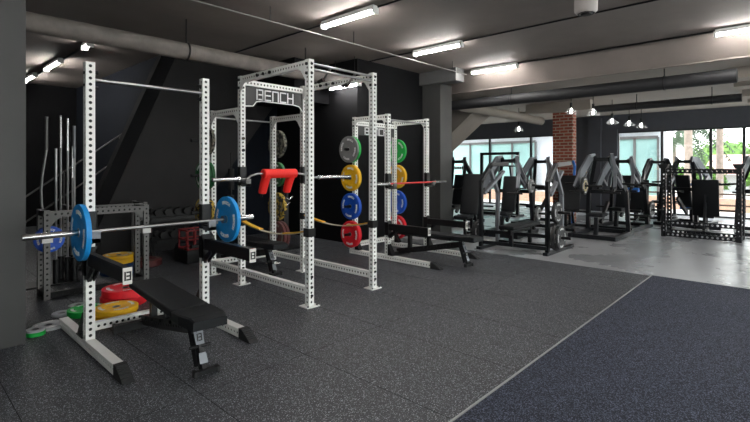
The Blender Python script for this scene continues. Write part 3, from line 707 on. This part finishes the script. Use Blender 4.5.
# ================================================================ LOW STORAGE RACKS, UPRIGHT BARS
def storage(x0, x1, y0, y1, h, label):
    t = thing('storage_rack', label, 'storage rack', ((x0 + x1) / 2, (y0 + y1) / 2, 0))
    for x in (x0, x1):
        for y in (y0, y1):
            d = MB(); d.perf((x, y, 0), (x, y, h), .06, sp=.06, r=.013); d.build('upright', GREYP, t)
        d = MB(); d.perf((x, y0 + .03, .05), (x, y1 - .03, .05), .05, .06, sides=(0, 2), sp=.06); d.build('side_beam', BLK, t); d = MB(); d.perf((x, y0 + .03, h - .04), (x, y1 - .03, h - .04), .05, .06, sides=(0, 2), sp=.06); d.build('side_beam', BLK, t)
        d = MB(); d.box((x - .05, y0 - .045, .64), (x + .05, y0 + .035, .70)); d.build('bracket', PLASW, t)
    d = MB(); d.perf((x0 + .03, y0, h - .045), (x1 - .03, y0, h - .045), .05, .07, sides=(0, 2), sp=.06); d.build('crossbeam', GREYP, t)
    d = MB(); d.perf((x0 + .03, y0, .045), (x1 - .03, y0, .045), .05, .07, sides=(0, 2), sp=.06); d.build('base_beam', BLK, t)
    gusset(t, x0 + .03, y0, h - .08, 1, 0, .12, .006, GREYP); gusset(t, x1 - .03, y0, h - .08, -1, 0, .12, .006, GREYP)
    d = MB(); d.cyl((x0 + .05, y0 + .03, .66), (x0 + .05, y0 + .26, .66), .02); d.build('storage_peg', BLK, t)
    return t
storage(1.26, 2.32, 6.2, 6.50, 1.0, 'grey perforated storage rack beyond the near squat stand')
storage(1.86, 2.83, 7.6, 8.05, .93, 'second grey storage rack, farther back in the dark corner')
plate('deepblue', .15, .05, (1.31, 6.33, .66), 'small blue plate hanging inside the grey storage rack', (0, 0, R))
t = thing('bar_holder', 'black floor holder with upright bars behind the storage rack', 'bar holder', (1.45, 7.0, 0))
d = MB(); d.box((1.15, 6.84, 0), (1.75, 7.2, .02)); d.build('base', BLK, t)
def vbar(label, x, y, zt, m_=STEEL, curve=0, rs=.025, sl=.42):
    t = thing('upright_bar', label, 'bar', (x, y, .02))
    pts = [(x + curve * math.sin(k / 10 * PI * 2.2), y, .02 + (zt - sl - .02) * k / 10) for k in range(11)]
    d = MB(); d.tube(pts, .014, seg=8); d.build('shaft', STEEL, t)
    d = MB(); xe = pts[-1][0]; d.tube([(xe, y, zt - sl), (xe, y, zt)], rs * .68, seg=12); d.build('sleeve', m_, t)
    d = MB(); d.cyl((x, y, .02), (x, y, .32), .035, seg=12); bpy.context.view_layer.update(); d.build('socket', BLK, bpy.data.objects['bar_holder'])
for (lab, x, y, zt, m_, cv) in (('wavy grey bar standing leftmost beside the column', 1.39, 6.95, 2.12, GREYP, .035), ('tallest chrome bar standing in the holder', 1.60, 7.12, 2.16, CHROME, 0), ('chrome bar standing close beside the tallest one', 1.65, 7.0, 2.12, CHROME, 0), ('bar with greenish sleeve standing behind the pair', 1.70, 6.9, 2.02, SILV, 0), ('shorter thin bar standing left of the pair', 1.50, 6.9, 1.72, STEEL, 0), ('short chrome bar standing rightmost in the holder', 1.73, 7.1, 1.76, CHROME, 0)):
    vbar(lab, x, y, zt, m_, cv)

t = thing('stair_handrail', 'thin steel handrail with two rails rising to the right in the dark corner', 'handrail', (2.3, 10.0, 0))
for dz in (0, -.45): d = MB(); d.cyl((1.3, 10.0, .64 + dz), (3.3, 10.0, 2.15 + dz), .015, seg=8); d.build('rail', GREYP, t)
for x in (1.35, 2.3, 3.25): d = MB(); d.cyl((x, 10.0, 0), (x, 10.0, .64 + (x - 1.3) * .755), .015, seg=8); d.build('post', GREYP, t)

# dumbbell rack in the dark corner
t = thing('dumbbell_rack', 'low black two-tier dumbbell rack against the stair panel', 'dumbbell rack', (3.5, 7.7, 0))
for x in (2.98, 4.15):
    d = MB(); d.bar((x, 7.5, 0), (x, 8.0, 0.03), .05, .04); d.bar((x, 7.62, 0), (x, 7.98, .75), .05, .05); d.build('upright', BLK, t)
for y, z in ((7.62, .28), (7.84, .62)):
    d = MB(); d.bar((2.98, y - .09, z), (4.15, y - .09, z), .03, .05); d.bar((2.98, y + .09, z + .04), (4.15, y + .09, z + .04), .03, .05); d.build('shelf', BLK, t)
def dumbbell(x, y, z, label, r=.06, m_=RUB):
    t = thing('dumbbell', label, 'dumbbell', (x, y, z), 'dumbbells on the low black rack')
    d = MB(); d.cyl((x, y - .08, z), (x, y + .08, z), .015); d.build('handle', CHROME, t)
    for s in (-1, 1): d = MB(); d.cyl((x, y + s * .07, z), (x, y + s * .15, z), r, seg=8); d.build('head', m_, t)
    return t
p = dumbbell(3.08, 7.62, .385, 'black dumbbell on the low rack in the dark corner')
for z, y in ((.385, 7.62), (.725, 7.84)):
    for k in range(7):
        if z == .385 and k == 0: continue
        c = copy_tree(p); c.location = (3.08 + k * .16, y, z + .01)
# red crate
d = MB(); d.rbox((3.42, 7.08, .10), (.5, .45, .2), .01); tag(d.build('step_box', BLK), 'low black box under the red crate in the dark corner', 'box')
t = thing('red_crate', 'dark red open-frame crate on a low black box in the dark corner', 'crate', (3.42, 7.05, .2))
d = MB()
for z in (.215, .36, .50): 
    for y in (6.9, 7.2): d.bar((3.2, y, z), (3.56, y, z), .02)
    for x in (3.2, 3.56): d.bar((x, 6.9, z), (x, 7.2, z), .02)
for x in (3.2, 3.32, 3.44, 3.56):
    for y in (6.9, 7.2): d.bar((x, y, .2), (x, y, .51), .02)
d.build('crate_frame', mat('dark_red_paint', (.22, .006, .01), .5), t)

# things on the middle wall
d = MB(); d.box((6.98, 6.175, 1.44), (7.06, 6.2, 1.52)); tag(d.build('wall_switch', PLASW), 'small white switch on the black wall right of the half rack', 'switch')
t = thing('cable_attachments', 'chrome handles hanging on a hook left of the half rack', 'handles', (5.1, 6.9, .9))
d = MB(); d.box((4.95, 6.85, 0), (5.05, 6.95, 1.15)); d.box((4.75, 6.7, 0), (5.25, 7.1, .03)); d.build('post', BLK, t)
for k, (x, z) in enumerate(((5.0, 1.07), (5.04, .93), (4.98, .83))):
    d = MB(); d.tube([(x - .07, 6.83, z), (x + .0, 6.82, z - .04), (x + .09, 6.83, z + .01)], .013); d.build('handle', CHROME, t)
t = thing('standing_post', 'black upright post with thick sleeves behind the red padded bar', 'post', (4.75, 7.6, 0))
d = MB(); d.cyl((4.5, 7.9, 0), (4.5, 7.9, .03), .2); d.cyl((4.5, 7.9, .03), (4.5, 7.9, 1.75), .014); d.build('shaft', BLK, t)
for z0, z1 in ((1.05, 1.45), (.55, .95)): d = MB(); d.cyl((4.5, 7.9, z0), (4.5, 7.9, z1), .055); d.build('sleeve', RUB, t)

# ================================================================ MACHINES IN THE BACK
def machine_plate(col, r, th, loc, label, rot=(0, 0, 0)): return plate(col, r, th, loc, label, rot)

# M1: flat bench press station in front
t = thing('bench_press_station', 'black flat bench press station nearest the concrete floor edge', 'bench press', (7.8, 3.7, 0))
for (x, y, s) in ((7.42, 4.27, 1), (7.62, 3.13, -1)):
    d = MB(); d.poly([(x, y, 0), (x, y, 1.22), (x + .35, y, 1.52), (x + 1.0, y, 1.55)], .06, .07); d.build('side_frame', BLKM, t)
    d = MB(); d.poly([(x + .62, y, 0), (x + .62, y, 1.0), (x + .30, y, 1.48)], .06, .06); d.build('rear_upright', SILV, t)
    d = MB(); d.box((x - .1, y - .04, 0), (x + 1.1, y + .04, .05)); d.build('foot', BLKM, t)
    d = MB(); d.bar((x + .10, y, 1.0), (x + .75, y - s * .05, 1.40), .07, .05); d.build('lever_arm', SILV, t)
    for z in (.30, .72):
        if s == 1 and z > .5: continue
        d = MB(); d.cyl((x + .12, y, z), (x + .12, y + s * .34, z), .024); d.build('weight_horn', BLK, t)
for (x, z) in ((7.45, .12), (7.60, .30), (8.05, .06)):
    d = MB(); d.bar((x, 4.27, z), (x + .12, 3.13, z), .06, .06); d.build('crossbeam', BLKM, t)
d = MB(); d.rbox((7.80, 3.70, .44), (1.1, .28, .07), .02); d.build('bench_pad', VINYL, t)
d = MB(); d.bar((7.40, 3.70, .30), (7.40, 3.70, .41), .06); d.bar((8.2, 3.7, 0), (8.2, 3.7, .41), .06); d.bar((7.4, 3.7, .35), (8.2, 3.7, .35), .05, .04); d.bar((7.45, 3.7, 0.1), (7.45, 3.7, .36), .06); d.build('pad_frame', BLKM, t)
plate('black', .18, .055, (7.54, 4.40, .30), 'black plate low on the left of the bench press station', (0, 0, PI / 2))
plate('black', .222, .06, (7.74, 3.02, .30), 'inner black plate low on the right of the bench press station', (0, 0, PI / 2))
plate('black', .20, .035, (7.74, 2.955, .30), 'smaller black plate outermost low on the right of the bench press station', (0, 0, PI / 2))
plate('black', .18, .06, (7.74, 3.02, .72), 'black plate on the upper right horn of the bench press station', (0, 0, PI / 2))

# generic plate-loaded press
def press(label, loc, rz, plates=True, tall=1.65, pad=True, silver=True):
    t = thing('press_machine', label, 'exercise machine')
    S = SILV if silver else BLKM
    for s in (-1, 1):
        d = MB(); d.perf((-.6, s * .42, .05), (.75, s * .42, .05), .08, .08, sides=(0, 2), sp=.08, r=.016); d.build('base_rail', BLKM, t)
        d = MB(); d.poly([(.50, s * .42, .05), (.46, s * .38, .95), (.12, s * .15, tall)], .075, .09); d.build('column', BLKM, t)
        d = MB(); d.poly([(.16, s * .18, tall + .02), (.02, s * .22, tall), (-.18, s * .34, tall - .34), (-.36, s * .38, tall - .62)], .06, .14); d.poly([(.12, s * .2, tall - .06), (.12, s * .36, tall - .40), (.10, s * .38, tall - .62), (-.2, s * .37, tall - .42)], .05, .06); d.build('lever_arm', S, t)
        d = MB(); d.poly([(-.34, s * .38, tall - .60), (-.42, s * .36, tall - .72)], .045); d.cyl((-.42, s * .50, tall - .72), (-.44, s * .18, tall - .72), .02); d.build('handle', BLK, t)
        d = MB(); d.cyl((.12, s * .38, tall - .55), (.12, s * .78, tall - .58), .024); d.build('weight_horn', BLK, t)
        d = MB(); d.cyl((.52, s * .42, .45), (.52, s * .80, .45), .022); d.build('storage_horn', BLK, t)
    for (x, z, hw) in ((.72, .05, .42), (-.55, .05, .42), (.46, .93, .38), (.14, tall - .04, .16)):
        d = MB(); d.bar((x, -hw, z), (x, hw, z), .07, .08); d.build('crossbeam', BLKM, t)
    d = MB(); d.bar((-.30, 0, .05), (-.25, 0, .42), .07, .10); d.bar((.0, 0, .3), (.52, 0, .7), .06, .08); d.bar((-.25, 0, .40), (.15, 0, .40), .05); d.build('seat_post', BLKM, t)
    d = MB(); d.rbox((-.22, 0, .48), (.36, .32, .07), .025); d.build('seat', VINYL, t)
    if pad:
        d = MB(); d.rbox((0, 0, 0), (.07, .32, .80), .025); o = d.build('backrest', VINYL, t); o.location = (.17, 0, .88); o.rotation_euler.y = .22
        e = MB(); e.bar((.22, 0, .85), (.50, 0, .90), .05); e.build('backrest_strut', BLKM, t)
    t.location = loc; t.rotation_euler.z = rz
    return t
def horn_plate(T, s, z, lx, col, r, label, off=.44, th=.05):
    M = Matrix.Rotation(T.rotation_euler.z, 3, 'Z'); p = M @ Vector((lx, s * off, z)) + T.location
    plate(col, r, th, p, label, (0, 0, T.rotation_euler.z + PI / 2))
P1 = press('dark press machine right behind the grey pillar', (10.2, 6.6, 0), .1, silver=False)
P2 = press('press machine with silver lever arms and twin plates, behind the bench press station', (9.35, 4.75, 0), 0.1)
horn_plate(P2, -1, 1.07, .12, 'grey', .15, 'grey plate on the upper horn of the machine behind the bench press station', .50)
horn_plate(P2, -1, .45, .52, 'grey', .15, 'grey plate on the lower horn of the machine behind the bench press station', .52)
P3 = press('press machine with silver arms standing in front of the brick pier', (11.5, 4.95, 0), -.05, pad=False)
horn_plate(P3, -1, 1.07, .12, 'black', .20, 'thin black plate on the left lever of the machine before the brick pier', .47)
horn_plate(P3, -1, .45, .52, 'black', .20, 'black plate low on the machine before the brick pier', .52)
P4 = press('press machine with large silver arms and a gold-ringed plate', (10.45, 3.15, 0), 0, tall=1.68, pad=False)
d = MB(); d.cyl((10.17, 3.52, 1.08), (10.17, 3.02, 1.08), .024); d.build('weight_horn', BLK, P4)
horn_plate(P4, 1, 1.08, -.28, 'black', .19, 'black plate with pale gold ring on the large silver-armed machine', .24)
P6 = press('distant machine right of the silver-armed one, before the dark wall', (12.15, 3.2, 0), -.1)
horn_plate(P6, -1, .45, .52, 'black', .2, 'dark plate low on the distant machine', .5)
P7 = press('far machine with dark frame standing left of the half-height rack', (15.3, 3.05, 0), .2, pad=False, silver=False)
P8 = press('far machine seen through the half-height rack at right', (14.0, 2.15, 0), 2.9)
P10 = press('machine at the right edge behind the half-height rack', (13.0, .65, 0), .1, silver=True)
horn_plate(P10, -1, .45, .52, 'black', .2, 'dark plate low at the right edge of the photo', .5)

# gold ring on the big plate
d = MB(); d.lathe([(-.03, .075), (-.034, .08), (-.034, .12), (-.03, .125)], (0, 0, 0), 'y', 32); o = d.build('ring_trim', GOLD)
gp = [q for q in bpy.data.objects if q.get('label', '').startswith('black plate with pale gold')][0]
o.parent = gp; o.rotation_euler.z = -PI / 2; o['label'] = 'pale gold ring'

# tilted bench in the distance
def incline(label, loc, rz, w=.40, zc=.72, sz=.34):
    t = thing('incline_bench', label, 'bench')
    d = MB(); d.rbox((0, 0, 0), (.07, w, .86), .02); o = d.build('backrest', VINYL, t); o.location = (.10, 0, zc); o.rotation_euler.y = .30
    d = MB(); d.rbox((-.25, 0, sz), (.36, .30, .06), .02); d.build('seat', VINYL, t)
    d = MB(); d.bar((-.5, 0, .06), (.6, 0, .06), .06); d.bar((.55, -.3, .04), (.55, .3, .04), .06); d.bar((-.45, -.25, .04), (-.45, .25, .04), .06); d.bar((.15, 0, .06), (.13, 0, .6), .05); d.bar((-.2, 0, .06), (-.2, 0, sz - .02), .05); d.bar((.5, 0, .1), (.14, 0, zc - .1), .05); d.bar((.5, 0, .1), (.16, 0, .85), .04); d.build('frame', BLKM, t)
    t.location = loc; t.rotation_euler.z = rz; return t
incline('black incline bench standing alone before the teal window', (13.5, 3.2, 0), .15, .58)
incline('black incline bench with steep backrest in front of the brick pier', (11.15, 4.08, 0), .1, .50, .86, .45)
incline('black incline bench with steep backrest right beside the grey pillar', (8.25, 5.03, 0), .15, .38, .92, .48)
incline('dark brown-black incline bench inside the half-height rack at right', (12.75, 1.60, 0), PI + .05, .50, .78)

# half-height perforated rack at right
t = thing('low_rack', 'half-height black perforated rack at right in front of the windows', 'storage rack', (11.7, 1.5, 0))
for y in (2.17, .90):
    for x in (11.42, 12.0):
        d = MB(); d.perf((x, y, 0), (x, y, 1.45), .085, sp=.085, r=.022, liner=None); d.build('upright', BLKM, t)
    for z in (.05, 1.41): d = MB(); d.bar((11.46, y, z), (11.96, y, z), .06); d.build('side_beam', BLKM, t)
    d = MB(); d.prism([(11.34, y - .06, 1.45), (11.34, y + .06, 1.45), (11.34, y + .10, 1.54), (11.34, y - .10, 1.54)], (.2, 0, 0)); d.build('top_bracket', BLKM, t)
for x, z in ((11.42, 1.40), (11.42, .05), (11.42, .30), (12.0, .05), (12.0, 1.38)):
    d = MB(); d.perf((x, 2.13, z), (x, .94, z), .03, .085, sides=(0, 2), sp=.085, r=.024, liner=None, lip=.03); d.build('crossbeam', BLKM, t)
def band(label, pts, r=.035):
    d = MB(); d.tube(pts, r, seg=10); tag(d.build('blue_band', BLUEB), label, 'resistance band')
def roller(T, a, b, r):
    d = MB(); d.cyl(a, b, r, seg=12); o = d.build('roller_pad', BLUEB, None, 'blue roller pad'); o.parent = T
roller(P8, (-.3, -.35, 1.02), (-.3, .35, 1.02), .035)
roller(P8, (-.45, -.34, .40), (-.45, .34, .40), .055)
band('blue band hanging right of the brick pier', [(12.2, 4.36, .02), (12.2, 4.34, .7), (12.2, 4.30, 1.5), (12.38, 4.40, 1.62)], .035)
roller(P6, (-.3, -.5, .95), (-.3, -.2, .95), .05)
# tall frame behind the left machines (cable cross-over)
t = thing('cable_station', 'tall square-framed cable station before the left windows', 'cable machine', (12.9, 6.8, 0))
for y in (7.4, 6.2):
    d = MB(); d.bar((12.9, y, 0), (12.9, y, 1.88), .08); d.build('upright', BLKM, t)
    d = MB(); d.box((12.6, y - .07, 0), (13.2, y + .07, .05)); d.build('foot', BLKM, t)
d = MB(); d.bar((12.9, 7.44, 1.88), (12.9, 6.16, 1.88), .08); d.build('top_beam', BLKM, t)
d = MB(); d.bar((12.9, 7.4, .04), (12.9, 6.2, .04), .08); d.build('base_beam', BLKM, t)
for k, y in enumerate((6.35, 6.75)):
    d = MB(); d.bar((12.85, y, .9 + .3 * k), (12.5, y - .1, 1.5 + .1 * k), .05); d.cyl((12.5, y - .3, 1.5), (12.5, y + .1, 1.5), .02); d.build('pulley_arm', BLKM, t)
t = thing('storage_rig', 'black perforated rig with a high crossbeam, before the left windows beside the pillar', 'rig', (12.2, 7.9, 0))
for y in (8.6, 7.6):
    d = MB(); d.perf((12.2, y, 0), (12.2, y, 1.52), .08, sp=.08, r=.018); d.build('upright', BLKM, t)
    d = MB(); d.box((11.9, y - .05, 0), (12.5, y + .05, .04)); d.build('foot', BLKM, t)
d = MB(); d.perf((12.2, 8.56, 1.44), (12.2, 7.64, 1.44), .03, .08, sides=(0, 2), sp=.08, r=.02, liner=None, lip=.03); d.build('crossbeam', BLKM, t)

# ================================================================ OUTSIDE
PAVE = mat('pale_paving', (.62, .60, .56), .8, var=.1, vscale=1.5)
FACW = mat('white_render', (.72, .74, .78), .8)
TEAL = mat('teal_glass', (.36, .56, .53), .25, var=.18, vscale=.7)
PEACH = mat('peach_brick_wall', (.70, .44, .32), .85, var=.1)
ROOFT = mat('terracotta_roof', (.52, .30, .25), .8, var=.25, vscale=3)
LEAF = mat('green_leaves', (.10, .20, .035), .7, var=.6, vscale=3)
LEAFD = mat('grey_green_fronds', (.06, .095, .05), .7, var=.4, vscale=3)
BARK = mat('pale_palm_bark', (.27, .21, .17), .85, var=.25, vscale=7)
m = MB(); m.box((16.75, -40, -.12), (90, 60, -.02)); m.box((-30, -40, -.12), (16.75, -5.15, -.02)); struct('ground', m, PAVE)
t = thing('white_building', 'white neighbouring building with teal glass beyond the windows', 'building', (22, 9, 0))
m = MB(); m.box((20.2, 3.75, -.02), (21.3, 20, 6)); m.box((19.6, 3.75, 3.0), (20.2, 20, 3.5)); m.build('wall', FACW, t)
for (y0, y1, npan) in ((8.8, 13.3, 4), (13.8, 18, 4), (4.0, 5.6, 2)):
    m = MB(); m.box((20.12, y0, .05), (20.19, y1, 2.55)); w = m.build('glass_front', TEAL, t)
    m = MB()
    for k in range(npan + 1): yy = y0 + (y1 - y0) * k / npan; m.box((20.05, yy - .04, .0), (20.12, yy + .04, 2.6))
    m.box((20.05, y0, 2.55), (20.12, y1, 2.66)); m.box((20.05, y0, 0), (20.12, y1, .08)); m.build('frame', GREYP, w)
m = MB(); m.box((19, -12, -.02), (19.25, 16, .42)); tag(m.build('garden_wall', PEACH), 'low peach-coloured garden wall outside the windows', 'wall')
t = thing('railing', 'dark horizontal railing outside the right windows', 'railing', (18.2, 0, 0))
m = MB()
for z in (.25, .6): m.bar((18.2, -6, z), (18.2, 4, z), .05)
m.build('rail', WOODM, t)
for y in range(-6, 5, 2): m = MB(); m.bar((18.2, y, -.02), (18.2, y, .65), .06); m.build('post', WOODM, t)
t = thing('tiled_house', 'house with terracotta roof beyond the palms at right', 'house', (36, -1, 0))
m = MB(); m.box((34, -14, -.02), (42, 4.0, 1.05)); m.build('wall', FACW, t)
m = MB(); m.prism([(33.2, 4.4, 1.0), (42.8, 4.4, 1.0), (38, 4.4, 2.25)], (0, -19, 0)); m.build('roof', ROOFT, t)
for k in range(5): m = MB(); m.box((33.95, 2.2 - k * 1.6, .1), (34.02, 1.4 - k * 1.6, 1.0)); m.build('window', GREYP, t)
def palm(x, y, h, r, label, fr=2.0, dead=0):
    t = thing('palm_tree', label, 'palm tree', (x, y, -.02)); m = MB()
    m.tube([(x + .12 * math.sin(k * .7), y, -.02 + h * k / 8) for k in range(9)], [r * (1.25 - .35 * k / 8) for k in range(9)], seg=12); m.build('trunk', BARK, t)
    m = MB(); rnd = random.Random(int(x * 7 + y * 3))
    for k in range(16):
        a = k * 2 * PI / 16 + rnd.random() * .3; el = rnd.uniform(-.2, .8); prev = None
        pts = []
        for j in range(7):
            q = j / 6; rr = fr * q * math.cos(el * .6); z = h + fr * (.5 * math.sin(el) * q * 1.6 - .75 * q * q); pts.append(Vector((x + rr * math.cos(a), y + rr * math.sin(a), z)))
        for j, (p, q2) in enumerate(zip(pts, pts[1:])):
            m.bar(p, q2, .03); sd = Vector((-math.sin(a), math.cos(a), 0))
            for u in range(3):
                pp = p.lerp(q2, u / 3)
                for s in (-1, 1):
                    L = fr * .22 * (1 - abs(j - 2.5) / 5); e = pp + sd * (s * L) + Vector((0, 0, -L * .6)); w = (q2 - p) * .22
                    m.prism([pp, pp + w, e + w * .4], (0, 0, .012))
    m.build('fronds', LEAFD, t)
palm(26.0, 3.95, 7.4, .15, 'palm with a pale trunk seen left of the window mullion', 2.0)
palm(33.5, 5.85, 3.2, .16, 'smaller palm with drooping fronds seen beside the white building', 2.1)
palm(28.2, 4.27, 3.45, .12, 'middle palm whose fronds spread before the sky', 1.9)
palm(22.0, 2.33, 7.6, .10, 'thick palm trunk seen right of the dark mullion', 2.2)
def bush(x, y, z, R_, h, label):
    m = MB(); rnd = random.Random(int(x * 13 + y * 7))
    for k in range(900):
        a = rnd.random() * 2 * PI; b = math.acos(rnd.uniform(-.3, 1)); rr = rnd.uniform(.75, 1.0)
        p = Vector((x + R_ * rr * math.sin(b) * math.cos(a), y + R_ * 1.3 * rr * math.sin(b) * math.sin(a), z + h * rr * math.cos(b)))
        d1 = Vector((rnd.uniform(-1, 1), rnd.uniform(-1, 1), rnd.uniform(-1, 1))).normalized() * .16; d2 = Vector((rnd.uniform(-1, 1), rnd.uniform(-1, 1), rnd.uniform(-1, 1))).normalized() * .16
        m.add([p, p + d1, p + d1 + d2, p + d2], [(0, 1, 2, 3)])
    rings = [[(x + R_ * .85 * math.sin(b) * math.cos(a), y + R_ * 1.1 * math.sin(b) * math.sin(a), z + h * .85 * math.cos(b)) for a in [q * PI / 6 for q in range(12)]] for b in (.1, .5, 1.0, 1.5, 1.9)]
    m.rings(rings, caps=False)
    tag(m.build('leafy_bush', LEAF), label, 'bush')
bush(31.8, 4.3, .5, 1.0, 1.0, 'green bush low between the palm trunks')
bush(31, 1.2, .8, .9, .9, 'green bush below the tiled roof')
bush(46, 4.6, 1.8, 2.0, 1.9, 'tall green tree crown rising behind the tiled roof')
bush(46, -.6, 1.8, 2.2, 2.1, 'green tree crown at the far right behind the tiled roof')
bush(36.5, 7.0, .5, 1.6, 1.4, 'green bush beside the white building')
for z in (5.1, 5.9):
    d = MB(); d.tube([(46, -25 + k * 8, z + .4 * math.cos((k - 3) * .7)) for k in range(8)], .03, seg=5); tag(d.build('overhead_wire', BLK), 'thin overhead wire crossing the pale sky', 'wire', 'overhead wires')

# ================================================================ LIGHT, WORLD, CAMERA
w = bpy.data.worlds.new('World'); bpy.context.scene.world = w; w.use_nodes = True; nt = w.node_tree
bg = nt.nodes['Background']; tc = nn(nt, 'ShaderNodeTexCoord'); sx = nn(nt, 'ShaderNodeSeparateXYZ'); cr = nn(nt, 'ShaderNodeValToRGB')
cr.color_ramp.elements[0].position = .0; cr.color_ramp.elements[0].color = (1, .99, .97, 1); cr.color_ramp.elements[1].position = .7; cr.color_ramp.elements[1].color = (.85, .90, 1, 1)
nt.links.new(tc.outputs['Generated'], sx.inputs[0]); nt.links.new(sx.outputs['Z'], cr.inputs['Fac']); nt.links.new(cr.outputs['Color'], bg.inputs['Color'])
bg.inputs['Strength'].default_value = 2.3
s = bpy.data.lights.new('sun', 'SUN'); s.energy = 1.5; s.angle = math.radians(4); s.color = (1, .96, .9)
so = bpy.data.objects.new('sun', s); C.objects.link(so); so.rotation_euler = (math.radians(38), 0, math.radians(-150))

cam = bpy.data.cameras.new('camera'); cam.sensor_width = 36; cam.lens = 459 / 750 * 36; cam.shift_y = -(211 - 166) / 750; cam.clip_start = .05; cam.clip_end = 300
co = bpy.data.objects.new('camera', cam); C.objects.link(co); co.location = (0, 0, 1.5)
th = math.atan(427 / 459); co.rotation_euler = (PI / 2, 0, th - PI / 2)
sc = bpy.context.scene; sc.camera = co
sc.view_settings.view_transform = 'Standard'; sc.view_settings.look = 'None'; sc.view_settings.gamma = 1; sc.view_settings.use_curve_mapping = False
sc.view_settings.exposure = 1.5
sc.cycles.use_denoising = True; sc.cycles.max_bounces = 8; sc.cycles.sample_clamp_indirect = 6
